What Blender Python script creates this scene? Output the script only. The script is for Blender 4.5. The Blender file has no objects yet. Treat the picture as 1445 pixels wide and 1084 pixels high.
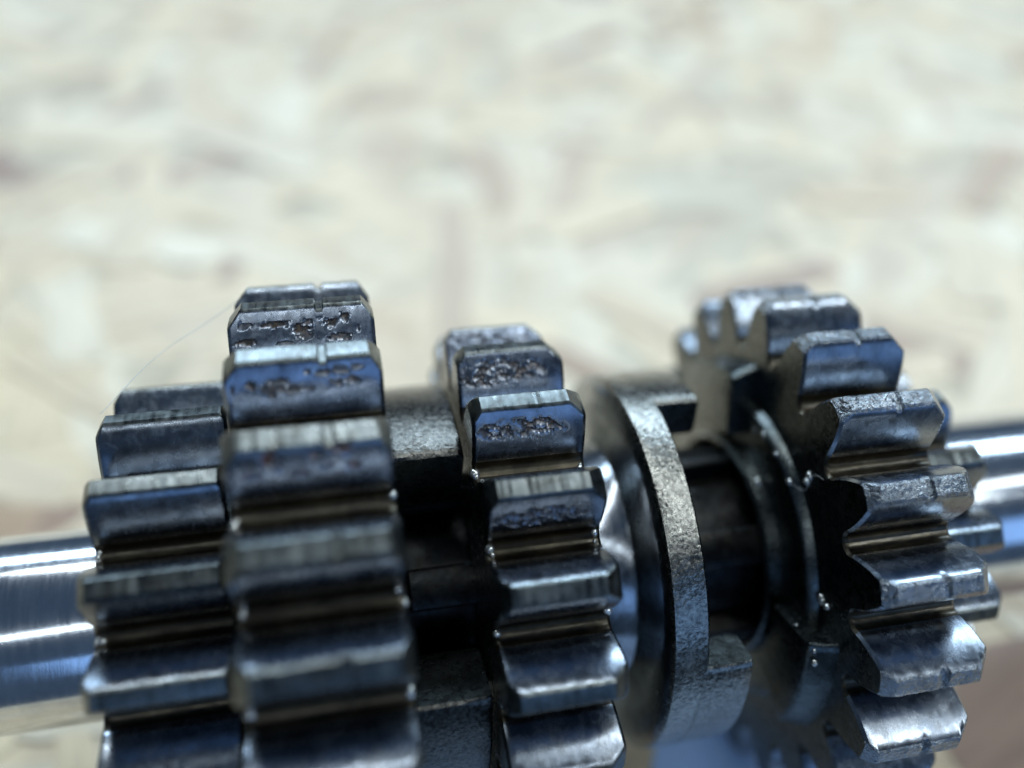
import bpy, math, random
import numpy as np
from mathutils import Matrix, Vector, noise

MM = 0.001
sc = bpy.context.scene
COL = sc.collection
random.seed(7)

# ------------------------------------------------------------------ frame of the gear shaft
# local frame of the shaft: X along the axis, angle 0 points at the camera, positive angles turn upwards
ALPHA = math.radians(58)                     # how far the camera stands above the bench
TILT = math.asin((31.69 - 27.98) / 50.7)     # the shaft rests on its two largest gears
AXIS_H = 31.84
SHAFT_M = (Matrix.Translation((0, 0, AXIS_H * MM)) @ Matrix.Rotation(TILT, 4, 'Y') @ Matrix.Rotation(-ALPHA, 4, 'X'))

# ------------------------------------------------------------------ camera
cam_d = bpy.data.cameras.new('camera')
cam = bpy.data.objects.new('camera', cam_d); COL.objects.link(cam)
R_ = ((0.97695949, 0.1942432, 0.08842923), (-0.17059579, 0.95969692, -0.22333584), (-0.12824673, 0.20310441, 0.97072209))
right = Vector([R_[i][0] for i in range(3)]); fwd = Vector([R_[i][1] for i in range(3)]); up = Vector([R_[i][2] for i in range(3)])
cm = Matrix(((right.x, up.x, -fwd.x, 0), (right.y, up.y, -fwd.y, -95 * MM), (right.z, up.z, -fwd.z, 0), (0, 0, 0, 1)))
cam.matrix_world = SHAFT_M @ cm
cam_d.sensor_fit = 'HORIZONTAL'; cam_d.sensor_width = 36
cam_d.lens = 1236.46 / 1445 * 36
cam_d.clip_start = 0.002; cam_d.clip_end = 50
cam_d.dof.use_dof = True
cam_d.dof.focus_distance = 0.077
cam_d.dof.aperture_fstop = 6.9
sc.camera = cam

# ------------------------------------------------------------------ world and lamps
w = bpy.data.worlds.new('World'); sc.world = w; w.use_nodes = True
bg = w.node_tree.nodes['Background']; bg.inputs[0].default_value = (0.36, 0.60, 1.0, 1); bg.inputs[1].default_value = 0.12

def area(name, loc, aim, sx, sy, power, col):
    l = bpy.data.lights.new(name, 'AREA'); l.shape = 'RECTANGLE'; l.size = sx; l.size_y = sy
    l.energy = power; l.color = col
    o = bpy.data.objects.new(name, l); COL.objects.link(o); o.location = loc
    d = Vector(aim) - Vector(loc); o.rotation_euler = d.to_track_quat('-Z', 'Y').to_euler()
    return o
area('back_window', (0.45, 1.15, 0.95), (0.1, 0, 0), 2.4, 0.16, 29.5, (0.60, 0.80, 1.0))
area('ceiling_tube', (0.40, 0.20, 1.30), (0.2, 0, 0), 2.4, 0.06, 12.5, (0.82, 0.93, 1.0))
area('ceiling_tube', (0.40, -0.50, 1.20), (0.2, 0, 0), 2.4, 0.05, 4.5, (0.80, 0.92, 1.0))
area('front_window', (0.60, -1.30, 0.40), (0.1, 0, 0), 2.4, 0.62, 5.2, (0.26, 0.50, 1.0))

vs = sc.view_settings
vs.view_transform = 'Standard'; vs.look = 'None'; vs.exposure = 0.0; vs.gamma = 1.0; vs.use_curve_mapping = False
sc.cycles.use_denoising = True
sc.cycles.max_bounces = 8

# ------------------------------------------------------------------ materials
class NT:
    def __init__(s, name):
        s.m = bpy.data.materials.new(name); s.m.use_nodes = True
        s.t = s.m.node_tree; s.b = s.t.nodes['Principled BSDF']
    def n(s, typ, **kw):
        x = s.t.nodes.new(typ)
        for k, v in kw.items():
            if k in x.inputs: x.inputs[k].default_value = v
            else: setattr(x, k, v)
        return x
    def l(s, a, b): s.t.links.new(a, b)
    def coords(s, scale=(1000, 1000, 1000), rnd=True):
        tc = s.n('ShaderNodeTexCoord'); mp = s.n('ShaderNodeMapping'); mp.inputs['Scale'].default_value = scale
        s.l(tc.outputs['Object'], mp.inputs['Vector'])
        if rnd:
            oi = s.n('ShaderNodeObjectInfo'); mu = s.n('ShaderNodeMath', operation='MULTIPLY'); mu.inputs[1].default_value = 97.0
            s.l(oi.outputs['Random'], mu.inputs[0]); s.l(mu.outputs[0], mp.inputs['Location'])
        return mp.outputs['Vector']
    def noise(s, vec, scale, detail=4, rough=0.55, dist=0.0):
        x = s.n('ShaderNodeTexNoise'); x.inputs['Scale'].default_value = scale; x.inputs['Detail'].default_value = detail
        x.inputs['Roughness'].default_value = rough; x.inputs['Distortion'].default_value = dist
        s.l(vec, x.inputs['Vector']); return x.outputs['Fac']
    def ramp(s, fac, stops):
        r = s.n('ShaderNodeValToRGB'); e = r.color_ramp.elements
        while len(e) < len(stops): e.new(0.5)
        for q, (p, c) in zip(e, stops):
            q.position = p; q.color = (c, c, c, 1) if isinstance(c, (int, float)) else (*c, 1)
        s.l(fac, r.inputs[0]); return r.outputs[0]
    def bump(s, h, dist, strength=1.0, chain=None):
        b = s.n('ShaderNodeBump'); b.inputs['Distance'].default_value = dist; b.inputs['Strength'].default_value = strength
        s.l(h, b.inputs['Height'])
        if chain is not None: s.l(chain, b.inputs['Normal'])
        return b.outputs['Normal']
    def mix(s, f, a, b):
        x = s.n('ShaderNodeMix', data_type='RGBA')
        s.l(f, x.inputs[0])
        for i, v in ((6, a), (7, b)):
            if isinstance(v, tuple): x.inputs[i].default_value = (*v, 1)
            else: s.l(v, x.inputs[i])
        return x.outputs[2]

def steel(name, c0, c1, r0, r1, streak=(1000, 1000, 1000), nscale=2.0, bump_d=0.00001, fine=12.0, grime=0.35, pit=False, film=0.0, stc=False, det=3, b2=None, patch=True, soft=0.14, pitcol=((0.05, 0.042, 0.036), (0.13, 0.080, 0.05))):
    """oily machined steel: colour mottling, machining streaks, grime patches"""
    k = NT(name); k.b.inputs['Metallic'].default_value = 1.0
    v = k.coords(); vst = k.coords(streak)
    mott = k.noise(v, nscale * 0.35, 5, 0.6)
    st = k.noise(vst, nscale, 5, 0.6)
    base = k.mix(k.ramp(st if stc else mott, [(0.5 - soft, 0.0), (0.5 + soft, 1.0)]), c0, c1)
    oi2 = k.n('ShaderNodeObjectInfo'); tn = k.n('ShaderNodeMapRange'); k.l(oi2.outputs['Random'], tn.inputs[0]); tn.inputs[3].default_value = 0.72; tn.inputs[4].default_value = 1.15
    tm = k.n('ShaderNodeMix', data_type='RGBA', blend_type='MULTIPLY'); tm.inputs[0].default_value = 1.0; k.l(base, tm.inputs[6]); k.l(tn.outputs[0], tm.inputs[7]); base = tm.outputs[2]
    gr = k.ramp(k.noise(v, 0.55, 6, 0.65, 0.4), [(0.46, 0.0), (0.68, grime)])
    base = k.mix(gr, base, (0.035, 0.030, 0.022))
    if pit:
        at = k.n('ShaderNodeAttribute'); at.attribute_name = 'pit'
        pc = k.mix(k.ramp(k.noise(v, 2.6, 3), [(0.45, 0.0), (0.62, 1.0)]), *pitcol)
        base = k.mix(at.outputs['Fac'], base, pc)
        mt = k.n('ShaderNodeMath', operation='MULTIPLY_ADD'); k.l(at.outputs['Fac'], mt.inputs[0]); mt.inputs[1].default_value = -0.75; mt.inputs[2].default_value = 1.0; k.l(mt.outputs[0], k.b.inputs['Metallic'])
    k.l(base, k.b.inputs['Base Color'])
    ro = k.n('ShaderNodeMapRange'); k.l(st, ro.inputs[0]); ro.inputs[1].default_value = 0.3; ro.inputs[2].default_value = 0.7
    ro.inputs[3].default_value = r0; ro.inputs[4].default_value = r1
    rr = ro.outputs[0]
    pa = k.n('ShaderNodeMapRange'); k.l(k.noise(v, 0.8, 5, 0.6, 0.8), pa.inputs[0]); pa.inputs[1].default_value = 0.42; pa.inputs[2].default_value = 0.60; pa.inputs[3].default_value = 0.80; pa.inputs[4].default_value = 1.12
    if patch: pm = k.n('ShaderNodeMath', operation='MULTIPLY'); k.l(rr, pm.inputs[0]); k.l(pa.outputs[0], pm.inputs[1]); rr = pm.outputs[0]
    if pit:
        mm = k.n('ShaderNodeMath', operation='MULTIPLY_ADD'); k.l(at.outputs['Fac'], mm.inputs[0]); mm.inputs[1].default_value = 0.22; k.l(rr, mm.inputs[2]); rr = mm.outputs[0]
    k.l(rr, k.b.inputs['Roughness'])
    n1 = k.bump(st, bump_d, 1.0)
    n2 = k.bump(k.noise(v, fine, det), b2 or bump_d * 0.6, 1.0, n1)
    k.l(n2, k.b.inputs['Normal'])
    if film:
        k.b.inputs['Coat Weight'].default_value = film; k.b.inputs['Coat Roughness'].default_value = 0.06; k.l(n2, k.b.inputs['Coat Normal']); k.b.inputs['Coat IOR'].default_value = 1.47
    return k.m

M = {}
# tooth flanks: ground steel, grind lines run up the flank (radial), so stretched along y/z and fine along x
M['flank'] = steel('ground_flank_steel', (0.19, 0.215, 0.25), (0.31, 0.33, 0.355), 0.22, 0.31, (1900, 260, 260), 1.0, 0.000004, 3, 0.42, film=0.2)
M['flank_pit'] = steel('pitted_flank_steel', (0.19, 0.215, 0.26), (0.31, 0.33, 0.37), 0.22, 0.31, (1700, 260, 260), 1.0, 0.000004, 3, 0.40, pit=True, film=0.2)
M['land'] = steel('turned_land_steel', (0.09, 0.10, 0.098), (0.20, 0.215, 0.205), 0.27, 0.42, (1700, 160, 160), 1.0, 0.000010, 4, 0.60, stc=True, soft=0.25, film=0.12)
M['land_rough'] = steel('forged_land_steel', (0.22, 0.24, 0.255), (0.36, 0.375, 0.385), 0.18, 0.30, (1000, 1000, 1000), 1.7, 0.00030, 2.6, 0.25, det=1, film=0.3)
M['root'] = steel('oily_root_steel', (0.040, 0.034, 0.024), (0.10, 0.082, 0.055), 0.32, 0.50, (600, 1600, 1600), 1.0, 0.000012, 4, 0.75, film=0.2)
M['side'] = steel('blackened_side_steel', (0.06, 0.070, 0.068), (0.115, 0.128, 0.122), 0.24, 0.38, (1000, 1000, 1000), 2.2, 0.00004, 3, 0.45, film=0.4)
M['inner'] = steel('gap_shade_steel', (0.012, 0.012, 0.012), (0.028, 0.028, 0.027), 0.28, 0.40, (1000, 1000, 1000), 2.2, 0.00002, 5, 0.45)  # near-black base colour puts the shade between the gears into the steel
M['cast'] = steel('forged_rough_steel', (0.09, 0.087, 0.075), (0.30, 0.285, 0.245), 0.20, 0.34, (1000, 1000, 1000), 2.8, 0.00004, 1.6, 0.30, film=0.7, stc=True, det=3, b2=0.000075)
M['cast_dark'] = steel('dark_forged_steel', (0.035, 0.034, 0.03), (0.14, 0.13, 0.11), 0.22, 0.36, (1000, 1000, 1000), 2.8, 0.00004, 1.6, 0.40, film=0.4, stc=True, det=3, b2=0.000075)  # darker copy of the forged steel, for the largest gear's dogs
M['groove'] = steel('polished_groove_steel', (0.26, 0.275, 0.29), (0.34, 0.35, 0.37), 0.16, 0.28, (5200, 160, 160), 1.0, 0.000006, 6, 0.50, film=0.2)
M['shaft'] = steel('ground_shaft_steel', (0.58, 0.60, 0.63), (0.70, 0.71, 0.72), 0.11, 0.17, (2600, 240, 240), 1.0, 0.000003, 5, 0.06, patch=False)
M['flank_rust'] = steel('rust_spotted_flank_steel', (0.19, 0.215, 0.26), (0.31, 0.33, 0.37), 0.22, 0.31, (1700, 260, 260), 1.0, 0.000004, 3, 0.40, pit=True, film=0.2, pitcol=((0.07, 0.035, 0.02), (0.24, 0.07, 0.025)))

def board_mat():
    k = NT('pressed_strand_board')
    v = k.coords((1000, 1000, 1000), False)
    vs2 = k.coords((60, 190, 1000), False)
    a = k.noise(vs2, 0.5, 5, 0.6, 0.6)
    c = k.ramp(a, [(0.25, (0.34, 0.25, 0.16)), (0.45, (0.60, 0.50, 0.35)), (0.6, (0.70, 0.62, 0.46)), (0.8, (0.50, 0.38, 0.25))])
    k.l(c, k.b.inputs['Base Color']); k.b.inputs['Roughness'].default_value = 0.55
    k.l(k.bump(k.noise(v, 0.6, 4), 0.0002), k.b.inputs['Normal'])
    return k.m
def strand_mat():
    k = NT('wood_strand')
    v = k.coords((90, 900, 900))
    oi = k.n('ShaderNodeObjectInfo')
    at = k.n('ShaderNodeAttribute'); at.attribute_name = 'tone'
    sp = k.n('ShaderNodeSeparateColor'); k.l(oi.outputs['Color'], sp.inputs[0])
    fr = k.n('ShaderNodeMath', operation='ADD'); k.l(sp.outputs[0], fr.inputs[0]); k.l(at.outputs['Fac'], fr.inputs[1])
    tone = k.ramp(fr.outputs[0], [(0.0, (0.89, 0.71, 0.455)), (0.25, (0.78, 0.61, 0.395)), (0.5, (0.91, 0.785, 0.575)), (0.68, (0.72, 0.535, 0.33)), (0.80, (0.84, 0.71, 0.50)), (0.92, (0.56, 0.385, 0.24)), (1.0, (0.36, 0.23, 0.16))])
    g = k.ramp(k.noise(v, 0.9, 5, 0.6, 0.3), [(0.3, 0.72), (0.6, 1.0)])
    mul = k.n('ShaderNodeMix', data_type='RGBA', blend_type='MULTIPLY'); mul.inputs[0].default_value = 1.0
    k.l(tone, mul.inputs[6]); k.l(g, mul.inputs[7])
    k.l(mul.outputs[2], k.b.inputs['Base Color']); k.b.inputs['Roughness'].default_value = 0.42
    k.l(k.bump(k.noise(v, 1.5, 4), 0.0001), k.b.inputs['Normal'])
    return k.m
M['board'] = board_mat(); M['strand'] = strand_mat()
def cloth_mat():
    k = NT('pale_blue_cloth'); v = k.coords((1000, 1000, 1000), False)
    c = k.mix(k.noise(v, 0.35, 3), (0.42, 0.60, 0.88), (0.52, 0.68, 0.92))
    k.l(c, k.b.inputs['Base Color']); k.b.inputs['Roughness'].default_value = 0.85
    k.l(k.bump(k.noise(v, 3.0, 3), 0.0001), k.b.inputs['Normal'])
    return k.m
M['cloth'] = cloth_mat()
def simple(name, col, rough, metal=0.0, **kw):
    k = NT(name); k.b.inputs['Base Color'].default_value = (*col, 1); k.b.inputs['Roughness'].default_value = rough; k.b.inputs['Metallic'].default_value = metal
    for a, b in kw.items(): k.b.inputs[a].default_value = b
    return k.m
M['oil'] = simple('clear_oil', (0.62, 0.60, 0.55), 0.04, 0.85, **{'Coat Weight': 0.5})
M['fibre'] = simple('pale_fibre', (0.75, 0.75, 0.72), 0.5)

# ------------------------------------------------------------------ mesh helpers (all shapes given in mm)
def new_obj(name, verts, faces, mats, parent=None, fmat=None, smooth=35, pit=None):
    me = bpy.data.meshes.new(name)
    me.from_pydata([(a * MM, b * MM, c * MM) for a, b, c in verts], [], faces)
    for m in mats: me.materials.append(M[m])
    if fmat is not None: me.polygons.foreach_set('material_index', fmat)
    if pit is not None:
        at = me.attributes.new('pit', 'FLOAT', 'POINT'); at.data.foreach_set('value', pit)
    me.update(); me.validate()
    if smooth is not None:
        me.shade_smooth(); me.set_sharp_from_angle(angle=math.radians(smooth))
    o = bpy.data.objects.new(name, me); COL.objects.link(o)
    if parent is not None: o.parent = parent
    return o

def cyl(x, r, th):  # th in radians
    return (x, -r * math.cos(th), r * math.sin(th))

def lathe(name, prof, n, mats, fm, parent, phase=0.0, jit=0.0, jmask=None, smooth=35, nfine=None):
    """prof: list of (x, r); fm: material index for each profile segment"""
    verts, faces, fmat = [], [], []
    for j in range(n):
        th = phase + 2 * math.pi * j / n
        for i, (x, r) in enumerate(prof):
            d = 0
            if jit and (jmask is None or i in jmask):
                d = jit * (noise.noise(Vector((x * .6, r * math.cos(th) * .55, r * math.sin(th) * .55))) + .5 * noise.noise(Vector((x * 1.7, r * math.cos(th) * 1.7, r * math.sin(th) * 1.7))))
            verts.append(cyl(x, r + d, th))
    m = len(prof)
    for j in range(n):
        k = (j + 1) % n
        for i in range(m - 1):
            faces.append((j * m + i, j * m + i + 1, k * m + i + 1, k * m + i)); fmat.append(fm[i])
    return new_obj(name, verts, faces, mats, parent, fmat, smooth)

# ------------------------------------------------------------------ gears
GEARS = {
 'g1': dict(N=17, tip=22.74, root=17.2, xL=-20.9, xR=-9.9, t0=69.81, land=2.02, cL=(0.75, 1.1), cR=(0.5, 0.6), notch=None, rough=False),
 'g2': dict(N=23, tip=31.69, root=26.0, xL=-8.9, xR=3.68, t0=68.07, land=1.70, cL=(1.25, 1.5), cR=(1.0, 1.5), notch=-1.05, rough=False),
 'g3': dict(N=19, tip=26.04, root=20.4, xL=10.9, xR=21.1, t0=70.61, land=1.875, cL=(0.9, 1.2), cR=(1.5, 1.3), notch=None, rough=False),
 'g4': dict(N=21, tip=27.98, root=22.1, xL=42.7, xR=53.4, t0=55.46, land=1.65, cL=(0.9, 1.0), cR=(1.7, 1.6), notch=48.3, rough=True),
 'g5': dict(N=14, tip=18.1, root=13.3, xL=54.2, xR=63.2, t0=41.4, land=2.6, cL=(0.6, 0.8), cR=(1.1, 1.2), notch=None, rough=False),
}
FR = 1.0  # fillet height
def half_thick(g, r):
    rf = g['root'] + FR; t = max(0.0, min(1.2, (r - rf) / (g['tip'] - rf)))
    s1 = math.radians(g['land']) * g['tip']; s0 = 0.735 * math.pi * rf / g['N']
    return s0 - (s0 - s1) * (.42 * t + .58 * t * t)

def rmax_at(g, x):
    r = g['tip']
    d, dr = g['cL']; q = x - g['xL']
    if q < d: r = min(r, g['tip'] - dr * (1 - q / d))
    d, dr = g['cR']; q = g['xR'] - x
    if q < d: r = min(r, g['tip'] - dr * (1 - q / d))
    if g['notch'] is not None:
        q = abs(x - g['notch'])
        if q < 0.42: r = min(r, g['tip'] - 0.38 * min(1, (0.42 - q) / 0.16))
    return r

def stations(g, n):
    xs = set(np.linspace(g['xL'], g['xR'], n).round(4))
    xs |= {g['xL'] + .12, g['xL'] + .3, g['xL'] + g['cL'][0], g['xL'] + g['cL'][0] + .08, g['xR'] - .12, g['xR'] - .3, g['xR'] - g['cR'][0], g['xR'] - g['cR'][0] - .08}
    if g['notch'] is not None:
        xs = {x for x in xs if abs(x - g['notch']) > .5} | {g['notch'] + q for q in (-.47, -.42, -.26, 0, .26, .42, .47)}
    xs = sorted(xs)
    out = [xs[0]]
    for x in xs[1:]:
        if x - out[-1] > .04: out.append(x)
    out[-1] = g['xR']
    return out

def pit_field(spec, u, v, seed):
    """0..1 depth of the pits at flank position u (along), v (root to tip)"""
    d = 0.0
    for (a, b, ra, rb, k) in spec.get('spots', ()):
        q = math.hypot((u - a) / max(ra, .012), (v - b) / max(rb, .022))
        q += .75 * noise.noise(Vector((u * 25 + seed, v * 22, a * 31))) + .45 * noise.noise(Vector((u * 80, v * 50 + seed, 4)))
        d = max(d, k * max(0.0, min(1.0, (1.12 - q) * 3.0)))
    for (a, b, ra, rb, k) in spec.get('zones', ()):
        q = math.hypot((u - a) / ra, (v - b) / rb) + .22 * noise.noise(Vector((u * 13 + seed, v * 9, 2)))
        inside = max(0.0, min(1.0, (1.05 - q) * 4))
        if inside > 0:
            n1 = noise.noise(Vector((u * 13 + seed, v * 12 + u * 4, 1.5)))
            n2 = noise.noise(Vector((u * 44, v * 30 + seed, 7.5)))
            z = max(0.0, min(1.0, .34 + 2.3 * n1 + 1.0 * n2)) * (.6 + .4 * (n2 > 0))
            d = max(d, k * inside * z)
    return d

def tooth_mesh(g, name, nx=26, pits=None, seed=0):
    rng = random.Random(seed)
    N = g['N']; rin = g['root'] - 1.6
    xs = stations(g, nx)
    nfl = 9; nfp = 34 if pits else 9
    verts, pv = [], []
    cols = None
    nicks = [(rng.uniform(g['xL'] + .8, g['xR'] - .8), rng.uniform(.2, .6), rng.uniform(.015, .06)) for _ in range(rng.choice((1, 2, 3)))]
    for x in xs:
        rm = rmax_at(g, x) - sum(d * max(0, 1 - abs(x - a) / b) for a, b, d in nicks)
        e = min(x - g['xL'], g['xR'] - x)
        shrink = 0.28 * max(0.0, 1 - e / 0.30)          # bevel all round the tooth end
        wob = lambda s: 0.035 * noise.noise(Vector((x * 1.3 + seed * 7.7, s * 5.1, 3))) + .02 * noise.noise(Vector((x * 4.3 + seed, s, 9)))
        rmv = rm + (0.03 * noise.noise(Vector((x * 2.1, seed * 3.3, 1.7))))
        prof = []   # (r, th, matcode, pit)
        for side in (-1, 1):
            pts = []
            rf = g['root'] + FR
            sf = half_thick(g, rf) - shrink
            for a in np.linspace(0, math.pi / 2, 7)[:-1]:
                th = math.pi / N - (math.pi / N - sf / rf) * math.sin(a)
                pts.append((g['root'] - shrink * .7 + (rf - g['root'] + shrink * .7) * (1 - math.cos(a)), th, 0, 0))
            nf = nfp if side < 0 else nfl
            re = rmv - 0.20
            for t in np.linspace(0, 1, nf):
                r = rf + (re - rf) * t
                s = half_thick(g, r) - shrink
                pd = 0
                if pits and side < 0:
                    u = (x - g['xL']) / (g['xR'] - g['xL']); vv = (r - rf) / (g['tip'] - rf)
                    pd = pit_field(pits, u, vv, seed * 1.37)
                    s -= (0.36 if 'zones' in pits else 0.26) * pd
                if t > .8: s += wob(side) * (t - .8) * 5
                pts.append((r, s / r, 1, pd))
            s = half_thick(g, rmv) - shrink - 0.15 + wob(side + 5)
            pts.append((rmv, s / rmv, 2, 0))
            if side < 0: prof += [(r, -th, c, p) for r, th, c, p in pts]
            else:
                prof += [(rmv + .01, 0.0, 2, 0)] + [(r, th, c, p) for r, th, c, p in reversed(pts)]
        cols = len(prof)
        for r, th, c, p in prof:
            verts.append(cyl(x, r, th)); pv.append(p)
    nA = 6 + nfp + 1; # points on first side up to land edge
    code = []
    for i in range(cols - 1):
        if i < 6: code.append(0)
        elif i < 6 + nfp - 1: code.append(1)
        elif i == 6 + nfp - 1: code.append(2)
        elif i < nA + 2 - 1: code.append(2)
        elif i == nA + 1: code.append(2)
        elif i < nA + 2 + nfl - 1: code.append(3)
        else: code.append(0)
    faces, fmat = [], []
    for a in range(len(xs) - 1):
        for i in range(cols - 1):
            faces.append((a * cols + i, a * cols + i + 1, (a + 1) * cols + i + 1, (a + 1) * cols + i)); fmat.append(code[i])
    # end faces down to the body
    for a, x in ((0, xs[0]), (len(xs) - 1, xs[-1])):
        b0 = len(verts)
        for q in range(5):
            verts.append(cyl(x, rin, math.pi / N * (1 - q / 2))); pv.append(0)
        loop = [a * cols + i for i in range(cols)] + [b0 + q for q in range(5)]
        if a != 0: loop = loop[::-1]
        faces.append(tuple(loop)); fmat.append(4)
    mats = ['root', ('flank_rust' if pits.get('rust') else 'flank_pit') if pits else 'flank', 'land_rough' if g['rough'] else 'land', 'flank', 'side']
    o = new_obj('tooth', verts, faces, mats, None, fmat, 32, pv)
    me = o.data; bpy.data.objects.remove(o)
    return me

PITS = {
 ('g2', 1): dict(spots=[(0.32, 0.717, 0.09, 0.05, 1), (0.12, 0.733, 0.05, 0.033, 0.6), (0.49, 0.6, 0.06, 0.083, 1), (0.54, 0.717, 0.03, 0.05, 0.7), (0.52, 0.5, 0.06, 0.05, 0.8), (0.7, 0.683, 0.04, 0.067, 1), (0.8, 0.767, 0.03, 0.05, 1), (0.76, 0.433, 0.07, 0.067, 0.8), (0.11, 0.45, 0.06, 0.05, 1), (0.63, 0.783, 0.012, 0.033, 0.6), (0.88, 0.55, 0.012, 0.067, 0.6), (0.37, 0.4, 0.06, 0.033, 0.5)]),
 ('g2', 2): dict(spots=[(0.17, 0.65, 0.03, 0.067, 1), (0.31, 0.567, 0.09, 0.067, 0.8), (0.34, 0.683, 0.06, 0.033, 1), (0.43, 0.533, 0.06, 0.05, 0.8), (0.52, 0.8, 0.02, 0.025, 0.8), (0.62, 0.767, 0.04, 0.05, 0.9), (0.73, 0.783, 0.06, 0.05, 0.7), (0.83, 0.817, 0.04, 0.033, 0.7), (0.81, 0.617, 0.04, 0.05, 1), (0.69, 0.6, 0.04, 0.05, 0.7), (0.06, 0.583, 0.012, 0.067, 0.8), (0.28, 0.483, 0.03, 0.05, 0.8), (0.51, 0.533, 0.05, 0.033, 0.6)]),
 ('g2', 3): dict(rust=True, spots=[(0.27, 0.85, 0.04, 0.12, 1), (0.7, 0.88, 0.06, 0.07, 1), (0.53, 0.833, 0.03, 0.033, 0.8), (0.76, 0.6, 0.04, 0.083, 0.8), (0.17, 0.583, 0.06, 0.05, 0.5), (0.59, 0.633, 0.05, 0.033, 0.5), (0.44, 0.55, 0.05, 0.05, 0.5), (0.32, 0.65, 0.03, 0.033, 0.5)]),
 ('g3', 0): dict(zones=[(0.44, 0.76, 0.40, 0.16, .8)]),
 ('g3', 1): dict(zones=[(0.41, 0.617, 0.43, 0.25, .9), (0.25, 0.45, 0.19, 0.1, 1)]),
 ('g3', 2): dict(zones=[(0.43, 0.6, 0.40, 0.19, 1)]),
 ('g3', 3): dict(zones=[(0.45, 0.517, 0.38, 0.22, 1)]),
}

# ------------------------------------------------------------------ the gear shaft
root = bpy.data.objects.new('gear_shaft', None); COL.objects.link(root)
root.empty_display_size = 0.01
root.matrix_world = SHAFT_M
root['label'] = 'oily steel gearbox shaft with a row of toothed gears lying on strand board'
root['category'] = 'gear shaft'

# plain ends and the splined middle
def shaft_part():
    prof = [(-37.5, 0.01), (-37.5, 7.0), (-34.2, 9.1), (-33.8, 9.33)] + [(x, 9.33) for x in np.linspace(-32, -11, 9)] + [(4.0, 9.3), (4.05, 9.4), (41.0, 9.4), (53.0, 9.4), (53.05, 10.75)] + [(x, 10.75) for x in np.linspace(63, 118, 12)] + [(119.4, 9.4), (119.4, 0.01)]
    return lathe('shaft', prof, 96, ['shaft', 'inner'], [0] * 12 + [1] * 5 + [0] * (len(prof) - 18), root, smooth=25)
shaft = shaft_part()
def spline(c):
    """one raised spline of the middle of the shaft"""
    hw = math.radians(10); v, f = [], []
    ths = [c - hw - .02, c - hw, c - hw + .02] + [c + hw * q for q in (-.6, -.2, .2, .6)] + [c + hw - .02, c + hw, c + hw + .02]
    rs = [9.2, 11.25, 11.45, 11.5, 11.5, 11.5, 11.5, 11.45, 11.25, 9.2]
    xs = [4.3, 4.9, 42.0]
    for x in xs:
        for t, r in zip(ths, rs): v.append(cyl(x, r - (1.2 if x == 4.3 and r > 10 else 0), t))
    n = len(ths)
    for a in range(2):
        for i in range(n - 1): f.append((a * n + i, a * n + i + 1, (a + 1) * n + i + 1, (a + 1) * n + i))
    f.append(tuple(range(n))); f.append(tuple(range(3 * n - 1, 2 * n - 1, -1)))
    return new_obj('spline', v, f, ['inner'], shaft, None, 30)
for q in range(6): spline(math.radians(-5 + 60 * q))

def gear(key, name, label, prof, mats, fm, **kw):
    g = GEARS[key]; N = g['N']
    ph = math.radians(g['t0']) + math.pi / N
    body = lathe(name, prof, N * 4, mats, fm, root, ph, **kw)
    body['label'] = label
    var = [tooth_mesh(g, 'tooth', 40, None, s + 7 * hash_key(key)) for s in range(6)]
    for k in range(N):
        spec = PITS.get((key, k))
        me = tooth_mesh(g, 'tooth', 110, spec, k + 1) if spec else var[(k * 5 + k // 6) % 6]
        o = bpy.data.objects.new('tooth', me); COL.objects.link(o); o.parent = body
        o.rotation_euler = (-(math.radians(g['t0']) - k * 2 * math.pi / N), 0, 0)
        if spec: o['label'] = 'tooth with pitted flank'
    return body
def hash_key(k): return int(k[1]) * 11

def dog(parent, x0, x1, r0, r1, a0, a1, mat=('cast', 'side'), draft=0.0, amp=.06):
    """driving lug: a block of a ring with slightly rounded edges"""
    v, f, fm = [], [], []
    na, b = 14, 0.35
    a0, a1 = math.radians(a0), math.radians(a1)
    def sec(th, r_in, r_out):
        return [(x0, r_in), (x1 - b, r_in), (x1, r_in + b), (x1, r_out - b), (x1 - b * .6, r_out - b * .15), (x1 - b * 1.6, r_out), ((x0 + x1) / 2, r_out + draft * .5), (x0, r_out + draft)]
    ths = [a0, a0 + .012] + list(np.linspace(a0 + .04, a1 - .04, na)) + [a1 - .012, a1]
    n = len(ths)
    for i, th in enumerate(ths):
        sh = .25 if i in (0, n - 1) else (.06 if i in (1, n - 2) else 0)
        for j, (x, r) in enumerate(sec(th, r0 + sh * .5, r1 - sh)):
            dd = amp * noise.noise(Vector((x * .9, r * th * .9, r * .5))) if j > 3 else 0
            v.append(cyl(x, r + dd, th))
    m = 8
    for i in range(n - 1):
        for j in range(m - 1):
            f.append((i * m + j, i * m + j + 1, (i + 1) * m + j + 1, (i + 1) * m + j)); fm.append(0 if j > 2 else 1)
    f.append(tuple(range(m))[::-1]); fm.append(1)
    f.append(tuple(range((n - 1) * m, n * m))); fm.append(1)
    return new_obj('dog', v, f, list(mat), parent, fm, 38)

# first gear, small, next to the plain shaft end
g = GEARS['g1']; ri = g['root'] - 1.6
b1 = gear('g1', 'gear', 'smaller gear at the bare shaft end', [(-9.9, 9.45), (-20.9, 9.45), (-20.9, ri), (-9.9, ri), (-9.9, 9.45)][::-1], ['side', 'root'], [0, 0, 0, 0])
lathe('collar', [(-9.95, 9.4), (-9.95, 13.6), (-8.85, 13.6), (-8.85, 9.4)], 68, ['side'], [0] * 3, b1)
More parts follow.
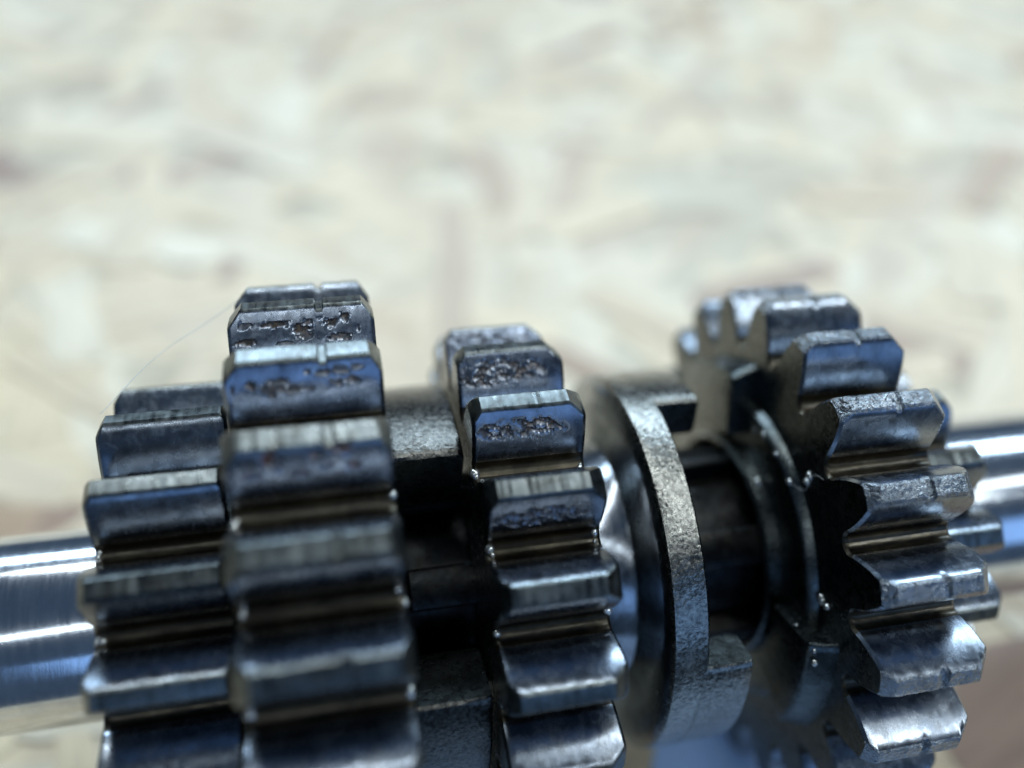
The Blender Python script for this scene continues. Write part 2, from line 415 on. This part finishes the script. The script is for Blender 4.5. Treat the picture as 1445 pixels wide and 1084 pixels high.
# second gear, the largest, with three dogs towards the sliding gear
g = GEARS['g2']; ri = g['root'] - 1.6
b2 = gear('g2', 'gear', 'largest gear with pitted tooth flanks', [(-8.9, 11.0), (-8.9, ri), (3.68, ri), (3.68, 16), (3.68, 11.7), (-8.9, 11.7)], ['side'], [0] * 5)
for q in range(3): dog(b2, 3.6, 10.5, 13.0, 20.4, 31 + 120 * q, 89 + 120 * q, mat=('cast_dark', 'side'), amp=.16)
# sliding gear with fork groove, flange ring and dogs
g = GEARS['g3']; ri = g['root'] - 1.6
prof = [(10.9, 11.7), (10.9, ri), (21.1, ri), (21.1, 13.6), (21.5, 12.6), (22.2, 12.3), (25.6, 12.3), (26.3, 12.6), (26.6, 13.6), (26.6, 16.0), (26.6, 18.6), (26.9, 19.6), (27.15, 19.95), (27.4, 20.0), (28.4, 20.0), (29.4, 20.0), (30.2, 20.0), (30.4, 19.8), (30.4, 15.0), (30.4, 11.7), (10.9, 11.7)]
fm = [2, 2, 2, 2, 1, 1, 1, 1, 1, 1, 1, 0, 0, 0, 0, 0, 0, 2, 2, 2]
b3 = gear('g3', 'sliding_gear', 'sliding gear with fork groove and dog ring', prof, ['cast', 'groove', 'side'], fm, jit=.02, jmask={10, 11, 12})
for q in range(3): dog(b3, 29.9, 34.9, 15.7, 20.015, 44 + 120 * q, 86 + 120 * q, amp=0)
# fourth gear with hammered tooth tips
g = GEARS['g4']; ri = g['root'] - 1.6
prof = [(40.0, 11.7), (40.0, 12.0), (40.3, 12.3), (41.5, 12.35), (41.55, 16.2), (41.65, 16.6), (41.95, 16.9), (42.7, 17.1), (42.7, ri), (53.4, ri), (53.4, 11.0), (53.4, 10.9), (40.0, 11.7)]
b4 = gear('g4', 'gear', 'gear with hammered tooth tips beside the dog ring', prof, ['side'], [0] * 12)
for q in range(3):
    d = dog(b4, -42.75, -40.0, 13.2, 20.2, 54 + 120 * q, 89 + 120 * q, mat=('side', 'side'), draft=.8)
    for vtx in d.data.vertices: vtx.co.x = -vtx.co.x
    d.data.flip_normals()
# fifth gear, behind
g = GEARS['g5']; ri = g['root'] - 1.6
b5 = gear('g5', 'gear', 'small pinion behind the hammered gear', [(53.6, 10.8), (53.6, ri), (54.2, ri), (63.2, ri), (63.2, 10.85), (53.6, 10.8)], ['side', 'root'], [0, 1, 0, 0, 0])

# oil beads
def bead_mesh():
    v, f = [], []; n, m = 14, 8
    for i in range(m + 1):
        a = math.pi * i / m
        for j in range(n):
            t = 2 * math.pi * j / n; v.append((math.sin(a) * math.cos(t), math.sin(a) * math.sin(t), math.cos(a)))
    for i in range(m):
        for j in range(n): f.append((i * n + j, i * n + (j + 1) % n, (i + 1) * n + (j + 1) % n, (i + 1) * n + j))
    o = new_obj('oil_bead', v, f, ['oil'], None, None, 180); me = o.data; bpy.data.objects.remove(o); return me
BEAD = bead_mesh()
def bead(parent, x, r, th, rad):
    o = bpy.data.objects.new('oil_bead', BEAD); COL.objects.link(o); o.parent = parent
    o.location = [c * MM for c in cyl(x, r, math.radians(th))]
    s = rad * random.uniform(.7, 1.25); o.scale = (s * random.uniform(.8, 1.3), s, s * random.uniform(.9, 1.4))
for r, th in ((15.6, 41.9), (16.3, 36.7), (16.7, 26.6), (17.0, 15.5), (18.5, 13.3), (19.2, 14.3), (17.6, -22.3), (18.6, -23.3), (20.4, 56.5), (20.2, 69.2)):
    bead(b4, 42.72 if r > 17.2 else 41.7, r, th, .42)
bead(b4, 41.0, 12.35, 24.8, .42)
for r, th in ((20.3, -33), (17.0, -32), (20.6, -36)): bead(b4, 40.6, r, th, .3)
for key, body, ends in (('g1', b1, (-1,)), ('g2', b2, (-1, 1)), ('g3', b3, (-1, 1))):
    g = GEARS[key]
    for k in range(g['N']):
        th = g['t0'] - (k + .5) * 360 / g['N']
        if not -45 < th < 40: continue
        for e in ends:
            for q in range(random.choice((1, 2, 2, 3))):
                x = (g['xL'] + random.uniform(.15, .7)) if e < 0 else (g['xR'] - random.uniform(.15, .7))
                t2 = th + random.uniform(-1.2, 1.8)
                bead(body, x, g['root'] - .05 + abs(t2 - th) * .12, t2, random.uniform(.22, .40))

# ------------------------------------------------------------------ the board
def strand_geo(rng, L, Wd, T):
    """irregular thin flake, length along x"""
    n = 6; top = []
    w0 = [Wd / 2 * rng.uniform(.65, 1.0) for _ in range(n)]; w1 = [Wd / 2 * rng.uniform(.65, 1.0) for _ in range(n)]
    xs = [-L / 2 + L * i / (n - 1) for i in range(n)]
    ring = [(xs[i], -w0[i]) for i in range(n)] + [(xs[i] + (rng.uniform(-.1, .1) * L if i in (0, n - 1) else 0), w1[i]) for i in range(n - 1, -1, -1)]
    m = len(ring)
    v = [(x, y, 0) for x, y in ring] + [(x, y, T * .8) for x, y in ring] + [(x * .985, y * .95, T) for x, y in ring]
    f = []
    for lv in range(2):
        for i in range(m):
            j = (i + 1) % m; f.append((lv * m + i, lv * m + j, (lv + 1) * m + j, (lv + 1) * m + i))
    for i in range(n - 1): f.append((2 * m + i, 2 * m + i + 1, 2 * m + m - 2 - i, 2 * m + m - 1 - i))
    return v, f
bx0, bx1, by0, by1, bt = -420, 640, -78, 620, 15.0
def slab(name, x0, x1, y0, y1, z0, z1, mat):
    c = 0.6
    v = [(x0, y0, z0), (x1, y0, z0), (x1, y1, z0), (x0, y1, z0), (x0, y0, z1 - c), (x1, y0, z1 - c), (x1, y1, z1 - c), (x0, y1, z1 - c), (x0 + c, y0 + c, z1), (x1 - c, y0 + c, z1), (x1 - c, y1 - c, z1), (x0 + c, y1 - c, z1)]
    f = [(0, 3, 2, 1), (8, 9, 10, 11)]
    for a in (0, 4):
        for i in range(4): f.append((a + i, a + (i + 1) % 4, a + 4 + (i + 1) % 4, a + 4 + i))
    return new_obj(name, v, f, [mat], None, None, None)
ZB = -0.75
board = slab('strand_board', bx0, bx1, by0, by1, ZB - bt, ZB, 'board')
board['kind'] = 'structure'; board['label'] = 'pale pressed strand board of the workbench'
rng = random.Random(21)
ms = []
for i in range(14):
    v, f = strand_geo(rng, rng.uniform(18, 62), rng.uniform(5, 15), .3)
    o = new_obj('strand', v, f, ['strand'], None, None, None); ms.append(o.data); bpy.data.objects.remove(o)
def place():
    # inside the part of the board that the picture can show
    y = -70 + 380 * rng.random() ** 1.25
    half = 95 + (y + 70) * .55
    return 35 + y * .22 + rng.uniform(-half, half), y
for i in range(290):
    o = bpy.data.objects.new('strand', rng.choice(ms)); COL.objects.link(o); o.parent = board
    x, y = place()
    x = max(x, bx0 + 50); y = max(y, by0 + 44) if rng.random() < .5 else max(y, by0 + 20)
    a = rng.choice((rng.gauss(-.55, .35), rng.gauss(.2, .6), rng.uniform(0, math.pi), rng.gauss(1.3, .3)))
    if y < by0 + 44: a = rng.gauss(0, .12)
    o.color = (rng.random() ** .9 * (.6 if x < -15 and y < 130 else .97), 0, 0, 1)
    o.location = (x * MM, y * MM, (ZB + .02 + .40 * (i / 290)) * MM); o.rotation_euler = (0, 0, a)
# broad flake, coloured dark brown to paint the gears' shade beyond the pinion
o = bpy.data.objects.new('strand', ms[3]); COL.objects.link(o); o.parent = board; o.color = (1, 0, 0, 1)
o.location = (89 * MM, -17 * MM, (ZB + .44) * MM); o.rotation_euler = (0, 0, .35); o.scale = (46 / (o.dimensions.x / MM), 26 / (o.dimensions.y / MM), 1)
# the smaller flakes between and around, too many to tell apart
v, f, tone = [], [], []
for i in range(1500):
    L, Wd = rng.uniform(15, 60), rng.uniform(4, 14)
    a = rng.uniform(0, math.pi)
    if i < 800:
        x, y = place()
    else: x, y = rng.uniform(bx0 + 40, bx1 - 40), rng.uniform(by0 + 40, by1 - 40)
    if y < by0 + 34: y = by0 + 34 + rng.random() * 30
    vv, ff = strand_geo(rng, L, Wd, .12)
    b0 = len(v); z = ZB + .004 + .0004 * (i % 700) * rng.uniform(.3, 1); ca, sa = math.cos(a), math.sin(a); tn = rng.random()
    for p in vv: v.append((x + p[0] * ca - p[1] * sa, y + p[0] * sa + p[1] * ca, z + p[2])); tone.append(tn)
    f += [tuple(b0 + k for k in q) for q in ff]
o = new_obj('wood_flakes', v, f, ['strand'], board, None, None); o['kind'] = 'stuff'; o.color = (0, 0, 0, 1)
at = o.data.attributes.new('tone', 'FLOAT', 'POINT'); at.data.foreach_set('value', tone)

# ------------------------------------------------------------------ pale blue cloth under the middle of the shaft
def cloth():
    nx, ny = 60, 44; v, f = [], []
    for lay in (0, 1):
        for j in range(ny + 1):
            for i in range(nx + 1):
                x = -28 + 94 * i / nx
                q = max(0.0, min(1.0, (x - 28) / 7)); yb = -19 + 15 * q * q * (3 - 2 * q)
                y = -76 + (yb + 76) * j / ny
                x += 2.5 * math.sin(j * .3) + 1.5 * noise.noise(Vector((j * .2, 3, 1))); y += 1.8 * noise.noise(Vector((i * .15, 9, 2)))
                z = .22 + .55 * max(0, noise.noise(Vector((x * .07, y * .09, 5))) + .2) + .2 * noise.noise(Vector((x * .3, y * .25, 1)))
                v.append((x, max(y, by0 + 1), max(z, .06) - (0 if lay else .0) + (.25 if lay == 0 else 0)))
    s = (nx + 1) * (ny + 1)
    for j in range(ny):
        for i in range(nx):
            a = j * (nx + 1) + i
            f.append((a, a + 1, a + nx + 2, a + nx + 1)); f.append((s + a, s + a + nx + 1, s + a + nx + 2, s + a + 1))
    edge = [i for i in range(nx + 1)] + [j * (nx + 1) + nx for j in range(1, ny + 1)] + [ny * (nx + 1) + i for i in range(nx - 1, -1, -1)] + [j * (nx + 1) for j in range(ny - 1, 0, -1)]
    for a, b in zip(edge, edge[1:] + edge[:1]): f.append((a, s + a, s + b, b))
    o = new_obj('wiping_cloth', v, f, ['cloth'], None, None, 60)
    o['label'] = 'pale blue wiping cloth spread on the board under the gears'; o['category'] = 'cloth'
cloth()

# ------------------------------------------------------------------ stray fibres
def fibre(pts, rad, label):
    v, f = [], []; k = 5
    P = [Vector(p) for p in pts]
    # smooth the path
    for _ in range(3):
        Q = [P[0]]
        for a, b in zip(P, P[1:]): Q += [a * .75 + b * .25, a * .25 + b * .75]
        P = Q + [P[-1]]
    for i, p in enumerate(P):
        t = (P[min(i + 1, len(P) - 1)] - P[max(i - 1, 0)]).normalized()
        a = t.orthogonal().normalized(); b = t.cross(a)
        for j in range(k):
            q = 2 * math.pi * j / k; v.append(tuple(p + (a * math.cos(q) + b * math.sin(q)) * rad))
    for i in range(len(P) - 1):
        for j in range(k): f.append((i * k + j, i * k + (j + 1) % k, (i + 1) * k + (j + 1) % k, (i + 1) * k + j))
    v = [tuple((SHAFT_M @ Vector([c * MM for c in p])) / MM) for p in v]
    o = new_obj('fibre', v, f, ['fibre'], None, None, 180)
    o['label'] = label; o['category'] = 'fibre'
def C3(x, r, deg): return cyl(x, r, math.radians(deg))
fibre([C3(-20.5, 23.0, 50), C3(-16, 26.5, 62), C3(-12, 28.4, 68), C3(-8.6, 30.6, 69)], .028, 'thin pale fibre stretched between the smaller end gear and the largest gear')
fibre([C3(41.6, 16.7, 17), C3(42.2, 17.6, 12), C3(42.25, 18.6, 10.5), C3(42.3, 19.8, 13.5), C3(42.35, 21, 13), C3(42.5, 21.6, 11)], .016, 'fine curly fibre stuck to the side of the hammered gear')
